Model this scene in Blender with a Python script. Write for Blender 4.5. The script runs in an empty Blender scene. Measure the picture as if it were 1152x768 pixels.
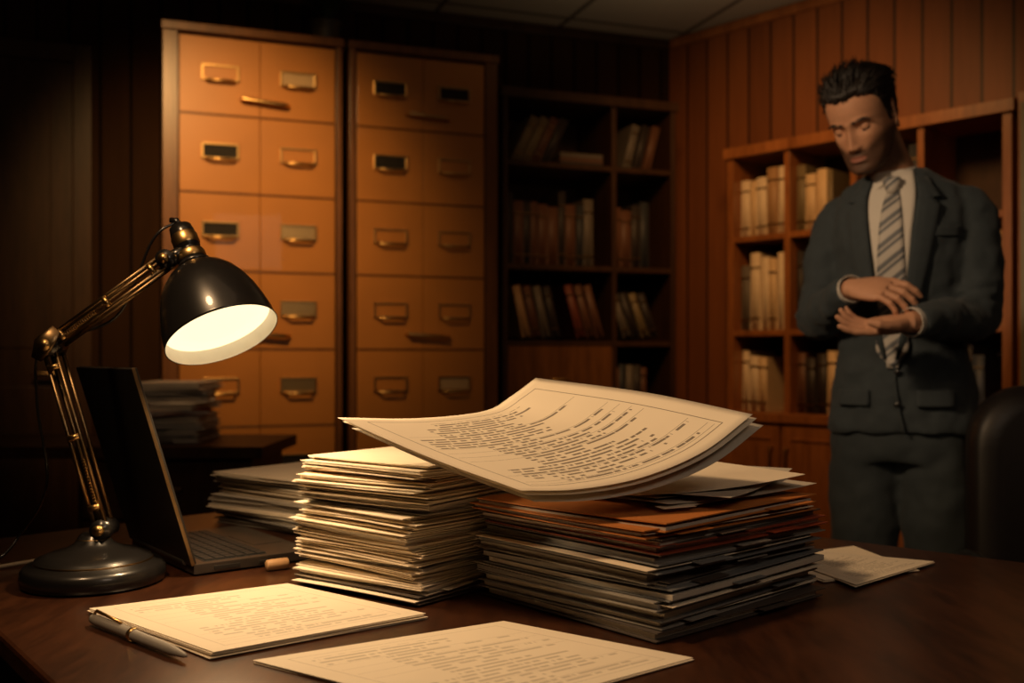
import bpy, math, random
import numpy as np
from mathutils import Vector, Matrix, Euler
from mathutils.bvhtree import BVHTree
random.seed(7)
sc = bpy.context.scene
R = math.radians

# ------------------------------------------------------------------ materials
def new_mat(name):
    m = bpy.data.materials.new(name); m.use_nodes = True
    nt = m.node_tree
    return m, nt, nt.nodes['Principled BSDF']
def mth(nt, op, a, b=None, c=None):
    n = nt.nodes.new('ShaderNodeMath'); n.operation = op
    for i, v in enumerate((a, b, c)):
        if v is None: continue
        if isinstance(v, (int, float)): n.inputs[i].default_value = v
        else: nt.links.new(v, n.inputs[i])
    return n.outputs[0]
def mixc(nt, f, a, b):
    n = nt.nodes.new('ShaderNodeMix'); n.data_type = 'RGBA'
    for s, v in ((n.inputs[0], f), (n.inputs[6], a), (n.inputs[7], b)):
        if isinstance(v, (int, float)): s.default_value = v
        elif isinstance(v, tuple): s.default_value = (*v[:3], 1)
        else: nt.links.new(v, s)
    return n.outputs[2]
def noise(nt, vec, scale, detail=3, rough=.5):
    n = nt.nodes.new('ShaderNodeTexNoise'); n.inputs['Scale'].default_value = scale
    n.inputs['Detail'].default_value = detail; n.inputs['Roughness'].default_value = rough
    if vec is not None: nt.links.new(vec, n.inputs['Vector'])
    return n.outputs['Fac']
def mapping(nt, vec, scale=(1, 1, 1), rot=(0, 0, 0)):
    n = nt.nodes.new('ShaderNodeMapping'); n.inputs['Scale'].default_value = scale
    n.inputs['Rotation'].default_value = rot; nt.links.new(vec, n.inputs['Vector'])
    return n.outputs[0]
def bump(nt, b, h, strength=.3, dist=.002):
    n = nt.nodes.new('ShaderNodeBump'); n.inputs['Strength'].default_value = strength
    n.inputs['Distance'].default_value = dist
    nt.links.new(h, n.inputs['Height']); nt.links.new(n.outputs[0], b.inputs['Normal'])
def tc(nt, which='Object'):
    return nt.nodes.new('ShaderNodeTexCoord').outputs[which]
def simple(name, col, rough=.5, metal=0, var=.12, nscale=30, bumps=.15, coat=0, sheen=0):
    m, nt, b = new_mat(name)
    v = tc(nt); f = noise(nt, v, nscale, 4)
    c = mixc(nt, f, tuple(x*(1-var) for x in col), tuple(min(1, x*(1+var)) for x in col))
    nt.links.new(c, b.inputs['Base Color'])
    b.inputs['Roughness'].default_value = rough; b.inputs['Metallic'].default_value = metal
    b.inputs['Coat Weight'].default_value = coat
    b.inputs['Sheen Weight'].default_value = sheen
    if bumps: bump(nt, b, f, bumps, .001)
    return m
def wood(name, c1, c2, scale=(3, 3, .35), rough=.35, coat=.2, rot=(0, 0, 0), bs=.12, spec=.5):
    m, nt, b = new_mat(name)
    v = mapping(nt, tc(nt), scale, rot)
    f1 = noise(nt, v, 6, 6, .6); f2 = noise(nt, v, 30, 4, .6)
    f = mth(nt, 'MULTIPLY_ADD', f2, .45, mth(nt, 'MULTIPLY', f1, .6))
    cr = nt.nodes.new('ShaderNodeValToRGB'); nt.links.new(f, cr.inputs[0])
    cr.color_ramp.elements[0].position = .36; cr.color_ramp.elements[0].color = (*c1, 1)
    cr.color_ramp.elements[1].position = .68; cr.color_ramp.elements[1].color = (*c2, 1)
    nt.links.new(cr.outputs[0], b.inputs['Base Color'])
    b.inputs['Roughness'].default_value = rough; b.inputs['Coat Weight'].default_value = coat
    b.inputs['Coat Roughness'].default_value = .25; b.inputs['Specular IOR Level'].default_value = spec
    bump(nt, b, f, bs, .002)
    return m
def panel_mat(name, c1, c2, pitch=.115, rough=.5, spec=.5):
    m, nt, b = new_mat(name)
    uv = tc(nt, 'UV'); s = nt.nodes.new('ShaderNodeSeparateXYZ'); nt.links.new(uv, s.inputs[0])
    k = mth(nt, 'DIVIDE', s.outputs[0], pitch)
    fr = mth(nt, 'FRACT', k); idx = mth(nt, 'FLOOR', k)
    gro = mth(nt, 'LESS_THAN', mth(nt, 'ABSOLUTE', mth(nt, 'SUBTRACT', fr, .5)), .455)
    wn = nt.nodes.new('ShaderNodeTexWhiteNoise'); wn.noise_dimensions = '1D'; nt.links.new(idx, wn.inputs['W'])
    cmb = nt.nodes.new('ShaderNodeCombineXYZ')
    nt.links.new(mth(nt, 'MULTIPLY', s.outputs[0], 9.), cmb.inputs[0])
    nt.links.new(mth(nt, 'MULTIPLY', s.outputs[1], 1.0), cmb.inputs[1]); nt.links.new(idx, cmb.inputs[2])
    f = noise(nt, cmb.outputs[0], 3, 6, .65)
    g = mth(nt, 'ADD', mth(nt, 'MULTIPLY', f, .7), mth(nt, 'MULTIPLY', wn.outputs[0], .4))
    c = mixc(nt, g, c1, c2)
    c = mixc(nt, gro, tuple(x*.12 for x in c1), c)
    nt.links.new(c, b.inputs['Base Color']); b.inputs['Roughness'].default_value = rough
    b.inputs['Specular IOR Level'].default_value = spec
    bump(nt, b, mth(nt, 'ADD', gro, mth(nt, 'MULTIPLY', f, .1)), .8, .006)
    return m
def text_paper(name, paper=(.80, .71, .57), ink=.75, rows=36, wscale=46):
    m, nt, b = new_mat(name)
    uv = tc(nt, 'UV'); s = nt.nodes.new('ShaderNodeSeparateXYZ'); nt.links.new(uv, s.inputs[0])
    u, v = s.outputs[0], s.outputs[1]
    L = lambda a, bb: mth(nt, 'LESS_THAN', a, bb)
    G = lambda a, bb: mth(nt, 'GREATER_THAN', a, bb)
    X = lambda a, bb: mth(nt, 'MULTIPLY', a, bb)
    vr = X(v, float(rows)); fr = mth(nt, 'FRACT', vr); row = mth(nt, 'FLOOR', vr)
    cmb = nt.nodes.new('ShaderNodeCombineXYZ'); nt.links.new(X(u, float(wscale)), cmb.inputs[0]); nt.links.new(X(row, 3.71), cmb.inputs[1])
    w = noise(nt, cmb.outputs[0], 1.0, 2)
    wn = nt.nodes.new('ShaderNodeTexWhiteNoise'); wn.noise_dimensions = '1D'; nt.links.new(row, wn.inputs['W'])
    wn2 = nt.nodes.new('ShaderNodeTexWhiteNoise'); wn2.noise_dimensions = '1D'
    nt.links.new(mth(nt, 'FLOOR', X(v, rows/5.0)), wn2.inputs['W'])
    t = X(G(fr, .28), L(fr, .72)); t = X(t, G(w, .44))
    t = X(t, L(u, mth(nt, 'MULTIPLY_ADD', wn.outputs[0], .42, .5)))
    t = X(t, G(u, mth(nt, 'MULTIPLY_ADD', wn2.outputs[0], .22, .12)))
    t = X(t, X(G(v, .09), L(v, .9))); t = X(t, L(u, .88))
    au = mth(nt, 'ABSOLUTE', mth(nt, 'SUBTRACT', u, .5)); av = mth(nt, 'ABSOLUTE', mth(nt, 'SUBTRACT', v, .5))
    box = X(X(G(au, .415), L(au, .419)), L(av, .44)); box2 = X(X(G(av, .436), L(av, .44)), L(au, .419))
    t = mth(nt, 'MAXIMUM', t, mth(nt, 'MAXIMUM', box, box2))
    rule = X(X(G(fr, .93), G(wn.outputs[0], .75)), L(au, .4)); t = mth(nt, 'MAXIMUM', t, X(rule, L(av, .44)))
    mot = noise(nt, tc(nt), 14, 3)
    pc = mixc(nt, mot, tuple(x*.9 for x in paper), paper)
    c = mixc(nt, X(t, ink), pc, (.06, .04, .03))
    nt.links.new(c, b.inputs['Base Color']); b.inputs['Roughness'].default_value = .75
    bump(nt, b, mot, .1, .002)
    return m

M = {}
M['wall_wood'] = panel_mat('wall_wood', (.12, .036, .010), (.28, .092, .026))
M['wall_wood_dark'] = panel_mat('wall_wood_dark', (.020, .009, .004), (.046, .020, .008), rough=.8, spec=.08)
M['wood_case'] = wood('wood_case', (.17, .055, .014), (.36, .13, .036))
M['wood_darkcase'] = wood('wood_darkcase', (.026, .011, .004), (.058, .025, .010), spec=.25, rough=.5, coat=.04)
M['desk'] = wood('desk_wood', (.018, .006, .003), (.074, .025, .010), scale=(2.2, .5, 2), rough=.30, coat=.3, rot=(0, 0, R(41)))
M['cab'] = simple('cabinet_lacquer', (.48, .19, .034), .42, 0, .16, 5, .1, coat=.15)
M['cabframe'] = wood('cabinet_frame', (.10, .038, .010), (.22, .085, .022))
M['brass'] = simple('brass', (.62, .40, .16), .32, 1, .15, 40, .05)
M['brassdark'] = simple('brass_aged', (.30, .20, .10), .35, 1, .2, 40, .05)
M['black'] = simple('black_paint', (.012, .011, .011), .28, 0, .2, 20, .03, coat=.4)
M['void'] = simple('dark_recess', (.01, .007, .005), .8)
M['shade'] = simple('lamp_enamel', (.014, .013, .013), .30, .2, .15, 10, .03, coat=.3)
M['shade_in'] = simple('lamp_inner_enamel', (.85, .8, .7), .5)
M['floor'] = simple('carpet', (.04, .024, .015), .95, 0, .3, 60, .4)
M['metal'] = simple('laptop_metal', (.12, .11, .10), .35, .8, .08, 50, .03)
M['key'] = simple('laptop_key', (.02, .02, .02), .5)
M['screen'] = simple('laptop_lid', (.03, .028, .026), .36, .3, .1, 40, .02)
M['cream'] = simple('paper_cream', (.80, .70, .55), .8, 0, .06, 25, .1)
M['paper2'] = simple('paper_grey', (.50, .45, .38), .8, 0, .08, 25, .1)
M['foldgrey'] = simple('folder_grey', (.27, .25, .225), .6, 0, .12, 30, .1)
M['foldblue'] = simple('folder_slate', (.17, .175, .18), .6, 0, .12, 30, .1)
M['foldtan'] = simple('folder_tan', (.48, .33, .18), .65, 0, .1, 30, .1)
M['foldor'] = simple('folder_orange', (.48, .17, .04), .55, 0, .12, 30, .1)
M['foldred'] = simple('folder_red', (.26, .05, .02), .5, 0, .12, 30, .1)
M['folddk'] = simple('folder_dark', (.075, .06, .052), .5, 0, .12, 30, .1)
M['text'] = text_paper('printed_page', ink=.8)
M['text2'] = text_paper('printed_form', ink=.36, rows=26, wscale=26)
M['leather'] = simple('chair_leather', (.010, .008, .008), .45, 0, .2, 60, .3)
M['suit'] = simple('suit_wool', (.030, .041, .048), .85, 0, .2, 55, .5, sheen=.08)
M['trouser'] = simple('trouser_wool', (.028, .038, .044), .85, 0, .2, 40, .5, sheen=.06)
M['shirt'] = simple('shirt_cotton', (.62, .57, .50), .8, 0, .05, 30, .15)
M['hair'] = simple('hair_dark', (.012, .0075, .005), .5, 0, .5, 120, .6)
M['shoe'] = simple('shoe_leather', (.01, .007, .006), .3)
M['eyewhite'] = simple('eye_white', (.35, .28, .23), .3)
M['greydoor'] = simple('grey_green_paint', (.20, .19, .13), .5)
M['pot'] = simple('pot_ceramic', (.05, .045, .03), .5)
M['leaf'] = simple('leaf', (.02, .035, .012), .6)
M['cork'] = simple('wood_peg', (.42, .24, .11), .6)
M['cable'] = simple('cable_white', (.45, .36, .25), .5)

def emis(name, col, s):
    m, nt, b = new_mat(name)
    b.inputs['Base Color'].default_value = (.3, .26, .2, 1)
    b.inputs['Emission Color'].default_value = (*col, 1); b.inputs['Emission Strength'].default_value = s
    return m
M['glow'] = emis('lamp_diffuser', (1, .80, .47), 1.5)

m, nt, b = new_mat('ceiling_tiles')
uv = tc(nt, 'UV'); s = nt.nodes.new('ShaderNodeSeparateXYZ'); nt.links.new(uv, s.inputs[0])
def grid(c): return mth(nt, 'LESS_THAN', mth(nt, 'ABSOLUTE', mth(nt, 'SUBTRACT', mth(nt, 'FRACT', mth(nt, 'DIVIDE', c, .6)), .5)), .48)
g = mth(nt, 'MULTIPLY', grid(s.outputs[0]), grid(s.outputs[1]))
n_ = noise(nt, uv, 60, 4)
nt.links.new(mixc(nt, g, (.10, .08, .055), mixc(nt, n_, (.36, .31, .23), (.48, .42, .31))), b.inputs['Base Color'])
b.inputs['Roughness'].default_value = .9; bump(nt, b, mth(nt, 'ADD', g, mth(nt, 'MULTIPLY', n_, .2)), .6, .006)
M['ceil'] = m
m, nt, b = new_mat('striped_tie')
s = nt.nodes.new('ShaderNodeSeparateXYZ'); nt.links.new(tc(nt), s.inputs[0])
k = mth(nt, 'FRACT', mth(nt, 'MULTIPLY', mth(nt, 'ADD', s.outputs[2], mth(nt, 'MULTIPLY', s.outputs[0], -.8)), 19.))
a_ = mth(nt, 'LESS_THAN', k, .42); b_ = mth(nt, 'MULTIPLY', mth(nt, 'GREATER_THAN', k, .62), mth(nt, 'LESS_THAN', k, .72))
nt.links.new(mixc(nt, mth(nt, 'MAXIMUM', a_, b_), (.12, .125, .135), (.48, .44, .39)), b.inputs['Base Color'])
b.inputs['Roughness'].default_value = .55
M['tie'] = m
m, nt, b = new_mat('skin_face')
ob = tc(nt); s = nt.nodes.new('ShaderNodeSeparateXYZ'); nt.links.new(ob, s.inputs[0])
def ramp(val, a, bb):
    n = nt.nodes.new('ShaderNodeMapRange'); n.interpolation_type = 'SMOOTHSTEP'
    nt.links.new(val, n.inputs[0]); n.inputs[1].default_value = a; n.inputs[2].default_value = bb
    return n.outputs[0]
X_, Y_, Z_ = s.outputs
absx = mth(nt, 'ABSOLUTE', X_)
line = mth(nt, 'ADD', Z_, mth(nt, 'MULTIPLY', absx, -.62))     # beard climbs towards the ears
low = ramp(line, -.056, -.078); frontm = ramp(Y_, .03, .0)
must = mth(nt, 'MULTIPLY', mth(nt, 'MULTIPLY', ramp(absx, .032, .022), ramp(Z_, -.048, -.055)), ramp(Z_, -.10, -.066))
top_ = ramp(Z_, -.150, -.122)
beard = mth(nt, 'MULTIPLY', mth(nt, 'MAXIMUM', low, must), mth(nt, 'MULTIPLY', frontm, top_))
lx = mth(nt, 'DIVIDE', X_, .022); lz = mth(nt, 'DIVIDE', mth(nt, 'ADD', Z_, .0715), .0075)
el = mth(nt, 'ADD', mth(nt, 'MULTIPLY', lx, lx), mth(nt, 'MULTIPLY', lz, lz))
lip = ramp(el, 1.2, .7)
nf = noise(nt, ob, 500, 3); nb = noise(nt, ob, 25, 3)
skin = mixc(nt, nb, (.46, .225, .125), (.58, .30, .175))
bc = mixc(nt, mth(nt, 'MULTIPLY', mth(nt, 'MULTIPLY', beard, .95), mth(nt, 'MULTIPLY_ADD', nf, .6, .6)), skin, (.045, .024, .016))
nt.links.new(mixc(nt, lip, bc, (.32, .125, .085)), b.inputs['Base Color'])
b.inputs['Roughness'].default_value = .6; b.inputs['Subsurface Weight'].default_value = .04; b.inputs['Specular IOR Level'].default_value = .3
bump(nt, b, nf, .2, .001)
M['skin'] = m
M['hand'] = simple('skin_hand', (.54, .28, .165), .6, 0, .12, 60, .25)

# ------------------------------------------------------------------ mesh builder
class MB:
    def __init__(s): s.v = []; s.f = []; s.mi = []; s.sm = []; s.uv = []; s.mats = []
    def mat(s, m):
        m = M[m] if isinstance(m, str) else m
        if m not in s.mats: s.mats.append(m)
        return s.mats.index(m)
    def add(s, vs, fs, mat, T=None, smooth=False, uv=None):
        o = len(s.v); k = s.mat(mat)
        for i, p in enumerate(vs):
            p = Vector(p)
            if T is not None: p = T @ p
            s.v.append(p); s.uv.append(uv[i] if uv else (0, 0))
        for f in fs:
            s.f.append([o+i for i in f]); s.mi.append(k); s.sm.append(smooth)
    def box(s, a, b, mat, T=None):
        x0, y0, z0 = a; x1, y1, z1 = b
        vs = [(x0, y0, z0), (x1, y0, z0), (x1, y1, z0), (x0, y1, z0), (x0, y0, z1), (x1, y0, z1), (x1, y1, z1), (x0, y1, z1)]
        fs = [(3, 2, 1, 0), (4, 5, 6, 7), (0, 1, 5, 4), (1, 2, 6, 5), (2, 3, 7, 6), (3, 0, 4, 7)]
        s.add(vs, fs, mat, T)
    def loft(s, rings, mat, T=None, cap=True, smooth=True):
        n = len(rings[0]); vs = [p for r in rings for p in r]; fs = []
        for i in range(len(rings)-1):
            for j in range(n):
                a = i*n+j; b2 = i*n+(j+1) % n
                fs.append((a, b2, b2+n, a+n))
        if cap:
            fs.append(tuple(reversed(range(n)))); fs.append(tuple(range((len(rings)-1)*n, len(rings)*n)))
        s.add(vs, fs, mat, T, smooth)
    def lathe(s, prof, mat, T=None, n=40, cap=True):
        s.loft([[(r*math.cos(2*math.pi*j/n), r*math.sin(2*math.pi*j/n), z) for j in range(n)] for r, z in prof], mat, T, cap)
    def tube(s, pts, rad, mat, T=None, n=12, flat=1.0, up=(0, 0, 1), cap=True):
        pts = [Vector(p) for p in pts]
        if isinstance(rad, (int, float)): rad = [rad]*len(pts)
        rings = []; prev = None
        for i, p in enumerate(pts):
            t = (pts[min(i+1, len(pts)-1)]-pts[max(i-1, 0)]).normalized()
            if prev is None:
                u = Vector(up)
                if abs(u.dot(t)) > .95: u = Vector((0, 1, 0)) if abs(t.y) < .9 else Vector((1, 0, 0))
            else: u = prev
            u = (u-t*u.dot(t)).normalized(); prev = u; w = t.cross(u)
            rings.append([p+u*(rad[i]*flat*math.sin(2*math.pi*j/n))+w*(rad[i]*math.cos(2*math.pi*j/n)) for j in range(n)])
        s.loft(rings, mat, T, cap)
    def sphere(s, c, r, mat, T=None, n=16, sc=(1, 1, 1)):
        rings = []
        for i in range(n+1):
            a = max(.02, min(math.pi-.02, math.pi*i/n))
            rings.append([(c[0]+r*sc[0]*math.sin(a)*math.cos(2*math.pi*j/(n*2)), c[1]+r*sc[1]*math.sin(a)*math.sin(2*math.pi*j/(n*2)), c[2]-r*sc[2]*math.cos(a)) for j in range(n*2)])
        s.loft(rings, mat, T)
    def sheet(s, cx, cy, z, ang, w, l, th, mat, fn=None, n=6, corners=None):
        ca, sa = math.cos(ang), math.sin(ang); top = []; bot = []; uv = []
        for j in range(n+1):
            for i in range(n+1):
                u, v = i/n, j/n
                if corners:
                    p = [corners[0][k]*(1-u)*(1-v)+corners[1][k]*u*(1-v)+corners[2][k]*u*v+corners[3][k]*(1-u)*v for k in (0, 1)]
                    x, y = p
                else:
                    a = (u-.5)*w; b2 = (v-.5)*l; x = cx+a*ca-b2*sa; y = cy+a*sa+b2*ca
                zz = z+(fn(u, v) if fn else 0)
                top.append((x, y, zz+th)); bot.append((x, y, zz)); uv.append((u, v))
        s.grid2(top, bot, n, n, mat, uv)
    def grid2(s, top, bot, nu, nv, mat, uv):
        N = (nu+1)*(nv+1); fs = []
        idx = lambda i, j: j*(nu+1)+i
        for j in range(nv):
            for i in range(nu):
                q = (idx(i, j), idx(i+1, j), idx(i+1, j+1), idx(i, j+1))
                fs.append(q); fs.append(tuple(N+k for k in reversed(q)))
        for i in range(nu):
            fs.append((idx(i+1, 0), idx(i, 0), N+idx(i, 0), N+idx(i+1, 0)))
            fs.append((idx(i, nv), idx(i+1, nv), N+idx(i+1, nv), N+idx(i, nv)))
        for j in range(nv):
            fs.append((idx(0, j), idx(0, j+1), N+idx(0, j+1), N+idx(0, j)))
            fs.append((idx(nu, j+1), idx(nu, j), N+idx(nu, j), N+idx(nu, j+1)))
        s.add(top+bot, fs, mat, None, False, uv+uv)
    def obj(s, name, parent=None, mw=None, bevel=0, mods=None):
        me = bpy.data.meshes.new(name); me.from_pydata([tuple(p) for p in s.v], [], s.f)
        for mm in s.mats: me.materials.append(mm)
        me.polygons.foreach_set('material_index', s.mi); me.polygons.foreach_set('use_smooth', s.sm)
        ul = me.uv_layers.new(name='UVMap'); li = np.zeros(len(me.loops), dtype=np.int32)
        me.loops.foreach_get('vertex_index', li)
        ul.data.foreach_set('uv', np.array(s.uv, dtype=np.float32)[li].ravel())
        me.update(); o = bpy.data.objects.new(name, me); sc.collection.objects.link(o)
        if parent: o.parent = parent
        if mw is not None: o.matrix_local = mw
        if bevel:
            bv = o.modifiers.new('bevel', 'BEVEL'); bv.width = bevel; bv.segments = 2; bv.limit_method = 'ANGLE'; bv.angle_limit = R(50)
        return o
def empty(name, mw=None):
    o = bpy.data.objects.new(name, None); sc.collection.objects.link(o)
    if mw is not None: o.matrix_world = mw
    return o
def catmull(P, n=8):
    P = [Vector(p) for p in P]; Q = [2*P[0]-P[1]]+P+[2*P[-1]-P[-2]]; out = []
    for i in range(1, len(Q)-2):
        for k in range(n):
            t = k/n; a, b2, c, d = Q[i-1:i+3]
            out.append(.5*((2*b2)+(c-a)*t+(2*a-5*b2+4*c-d)*t*t+(3*b2-a-3*c+d)*t**3))
    out.append(P[-1]); return out
def crow(rows, n=6):
    rows = [np.array(r, float) for r in rows]; Q = [2*rows[0]-rows[1]]+rows+[2*rows[-1]-rows[-2]]; out = []
    for i in range(1, len(Q)-2):
        for k in range(n):
            t = k/n; a, b2, c, d = Q[i-1:i+3]
            out.append(.5*((2*b2)+(c-a)*t+(2*a-5*b2+4*c-d)*t*t+(3*b2-a-3*c+d)*t**3))
    out.append(rows[-1]); return out
def frame(x, y, ang, z=0): return Matrix.Translation((x, y, z)) @ Matrix.Rotation(ang, 4, 'Z')

# ------------------------------------------------------------------ room
CZ = 2.615
WB = frame(-1.435, 4.073, R(20)); ARW = math.atan2(-.732, .681); WR = frame(.766, 4.874, ARW)
pL = WB @ Vector((-1.6, 0, 0)); pC = Vector((.766, 4.874, 0)); pR = WR @ Vector((3.6, 0, 0))
poly = [(pL.x, -1.6), (pR.x, -1.6), (pR.x, pR.y), (pC.x, pC.y), (pL.x, pL.y)]
def slab(name, z0, z1, mat):
    mb = MB(); n = len(poly); vs = [(x, y, z0) for x, y in poly]+[(x, y, z1) for x, y in poly]
    uv = [(x*.94+y*.34, -x*.34+y*.94) for x, y in poly]*2
    fs = [tuple(reversed(range(n))), tuple(range(n, 2*n))]+[(i, (i+1) % n, n+(i+1) % n, n+i) for i in range(n)]
    mb.add(vs, fs, mat, None, False, uv); return mb.obj(name)
slab('floor', -.1, 0, 'floor'); slab('ceiling', CZ, CZ+.1, 'ceil')
def wall(name, T, x0, x1, mat):
    mb = MB(); vs = [(x0, 0, 0), (x1, 0, 0), (x1, .1, 0), (x0, .1, 0), (x0, 0, CZ), (x1, 0, CZ), (x1, .1, CZ), (x0, .1, CZ)]
    uv = [(x0, 0), (x1, 0), (x1, 0), (x0, 0), (x0, CZ), (x1, CZ), (x1, CZ), (x0, CZ)]
    mb.add(vs, [(3, 2, 1, 0), (4, 5, 6, 7), (0, 1, 5, 4), (1, 2, 6, 5), (2, 3, 7, 6), (3, 0, 4, 7)], mat, None, False, uv)
    return mb.obj(name, mw=T)
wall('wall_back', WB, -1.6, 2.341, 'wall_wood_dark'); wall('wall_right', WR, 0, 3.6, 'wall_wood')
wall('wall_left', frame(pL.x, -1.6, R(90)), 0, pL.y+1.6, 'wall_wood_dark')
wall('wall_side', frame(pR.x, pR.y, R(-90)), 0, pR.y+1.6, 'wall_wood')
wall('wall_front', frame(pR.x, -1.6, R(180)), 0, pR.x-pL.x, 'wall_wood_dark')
def trim(name, T, x0, x1, z0, z1, d=.018, mat='wood_darkcase'):
    mb = MB(); mb.box((x0, -d, z0), (x1, -.0005, z1), mat); mb.box((x0, -d*.6, z1), (x1, -.0005, z1+.012), mat)
    return mb.obj(name, mw=T, bevel=.003)
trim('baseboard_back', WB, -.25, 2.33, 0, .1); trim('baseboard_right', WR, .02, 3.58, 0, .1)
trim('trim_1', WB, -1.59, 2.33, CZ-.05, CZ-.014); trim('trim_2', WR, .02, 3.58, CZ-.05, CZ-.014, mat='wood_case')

mb = MB()
mb.box((-1.13, -.03, 0), (-1.06, -.001, 2.3), 'wood_darkcase'); mb.box((-.33, -.03, 0), (-.26, -.001, 2.3), 'wood_darkcase')
mb.box((-1.06, -.03, 2.23), (-.33, -.001, 2.3), 'wood_darkcase'); mb.box((-1.06, -.015, .005), (-.33, -.001, 2.23), 'wood_darkcase')
for z0, z1 in ((.15, .95), (1.1, 2.1)):
    for x0, x1 in ((-.98, -.73), (-.66, -.41)): mb.box((x0, -.020, z0), (x1, -.014, z1), 'wood_darkcase')
mb.tube([(-.39, -.015, 1.0), (-.39, -.06, 1.0), (-.47, -.06, 1.0)], .009, 'brassdark')
mb.obj('door_1', mw=WB, bevel=.004)

# ------------------------------------------------------------------ filing cabinets
CF = frame(-1.281, 3.65, R(20))
def filing(name, t0, t1, a, mid, b2, seed):
    rnd = random.Random(seed); mb = MB(); H = 2.30; D = .435
    mb.box((t0, .03, .0), (t1, D, H-.02), 'cabframe')
    mb.box((t0, 0, 0), (a-.006, .03, H), 'cabframe'); mb.box((b2+.006, 0, 0), (t1, .03, H), 'cabframe')
    mb.box((t0-.004, -.012, H-.03), (t1+.004, D, H), 'cabframe')
    mb.box((a-.006, 0, 0), (b2+.006, .03, .16), 'cabframe')
    z = 2.262; k = 0
    while z-.292 > .15:
        z1, z0 = z, z-.292
        for x0, x1 in ((a, mid-.001), (mid+.001, b2)):
            mb.box((x0, .004, z0+.004), (x1, .028, z1-.004), 'cab')
            cx = (x0+x1)/2; cz = (z0+z1)/2+.01; w = .068; h = .030
            mb.box((cx-w, -.006, cz+h-.008), (cx+w, .004, cz+h), 'brass'); mb.box((cx-w, -.006, cz-h), (cx+w, .004, cz-h+.008), 'brass')
            mb.box((cx-w, -.006, cz-h), (cx-w+.008, .004, cz+h), 'brass'); mb.box((cx+w-.008, -.006, cz-h), (cx+w, .004, cz+h), 'brass')
            mb.box((cx-w+.006, -.001, cz-h+.006), (cx+w-.006, .004, cz+h-.006), rnd.choice(['void', 'cab', 'cab', 'brass', 'foldtan', 'cab']))
            mb.tube([(cx-w*.8, -.004, cz-h), (cx-w*.6, -.02, cz-h-.002), (cx+w*.6, -.02, cz-h-.002), (cx+w*.8, -.004, cz-h)], .005, 'brass', n=8)
        if k in (0, 3):
            cx = mid+.02; cz = z0+.05
            mb.tube([(cx-.09, .004, cz+.012), (cx-.085, -.02, cz+.012), (cx+.07, -.022, cz), (cx+.09, .004, cz)], [.007, .009, .009, .007], 'brass', n=10)
        mb.box((a, .002, z0-.004), (b2, .012, z0+.003), 'cabframe')
        z -= .292; k += 1
    return mb.obj(name, mw=CF, bevel=.003)
filing('filing_cabinet', 0, .66, .059, .349, .632, 1)
filing('filing_cabinet', .69, 1.30, .719, .985, 1.243, 2)
mb = MB(); PT = CF @ Matrix.Translation((.63, .2, 2.30))
mb.lathe([(.035, 0), (.05, .01), (.06, .08), (.062, .11), (.066, .115), (.066, .125), (.055, .125), (.05, .10)], 'pot', n=24)
for i in range(16):
    a = i*2.4; l = .10+.02*(i % 4)
    p = [(0, 0, .10), (math.cos(a)*l*.3, math.sin(a)*l*.3, .17), (math.cos(a)*l*.8, math.sin(a)*l*.8, .20), (math.cos(a)*l*1.1, math.sin(a)*l*1.1, .17)]
    mb.tube(catmull(p, 3), [.003, .006, .009, .013, .015, .014, .01, .006, .004, .001][:10], 'leaf', n=6, flat=.2)
mb.obj('potted_plant', mw=PT)

# ------------------------------------------------------------------ books
for nme, c in dict(pale=(.60, .43, .25), white=(.66, .53, .37), tan=(.36, .21, .10), brown=(.11, .045, .022), red=(.15, .035, .018), dark=(.025, .018, .015),
                   navy=(.025, .028, .034), grey=(.12, .10, .08), green=(.03, .042, .03), olive=(.16, .12, .06)).items():
    M['bk_'+nme] = simple('book_'+nme, c, .55, 0, .12, 40, .1)
def book(mb, x, y, z, w, d, h, col, lean=0, T=None, rnd=random):
    TT = Matrix.Translation((x, y, z)) @ Matrix.Rotation(lean, 4, 'Y')
    c = 'bk_'+col; t = .003
    mb.box((0, 0, 0), (t, d, h), c, TT); mb.box((w-t, 0, 0), (w, d, h), c, TT); mb.box((0, -.001, 0), (w, t, h), c, TT)
    mb.tube([(w/2, .001, 0), (w/2, .001, h)], w*.42, c, TT, n=10, flat=.35, up=(0, 1, 0))
    mb.box((t, t, .004), (w-t, d-.005, h-.005), 'paper2', TT)
    if rnd.random() < .7:
        for zz in (h*.15, h*.8): mb.box((.001, -.0075, zz), (w-.001, 0, zz+.006), 'brassdark', TT)
def fill(mb, x0, x1, z, hmax, y0, d, cols, rnd, full=1.0, leanend=True):
    x = x0+.004
    end = x0+(x1-x0)*full
    while True:
        w = rnd.uniform(.022, .05); h = hmax*rnd.uniform(.74, .95)
        if x+w > end: break
        book(mb, x, y0+rnd.uniform(0, .015), z, w, d, h, rnd.choice(cols), 0, rnd=rnd); x += w+.0015
    if leanend and x1-x > .12:
        h = hmax*.8; book(mb, x+.004, y0, z+.001, .03, d, h, rnd.choice(cols), 0, rnd=rnd)
        book(mb, x+.12-.035, y0, z+.012, .03, d, h*.95, rnd.choice(cols), -.24, rnd=rnd)

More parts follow.
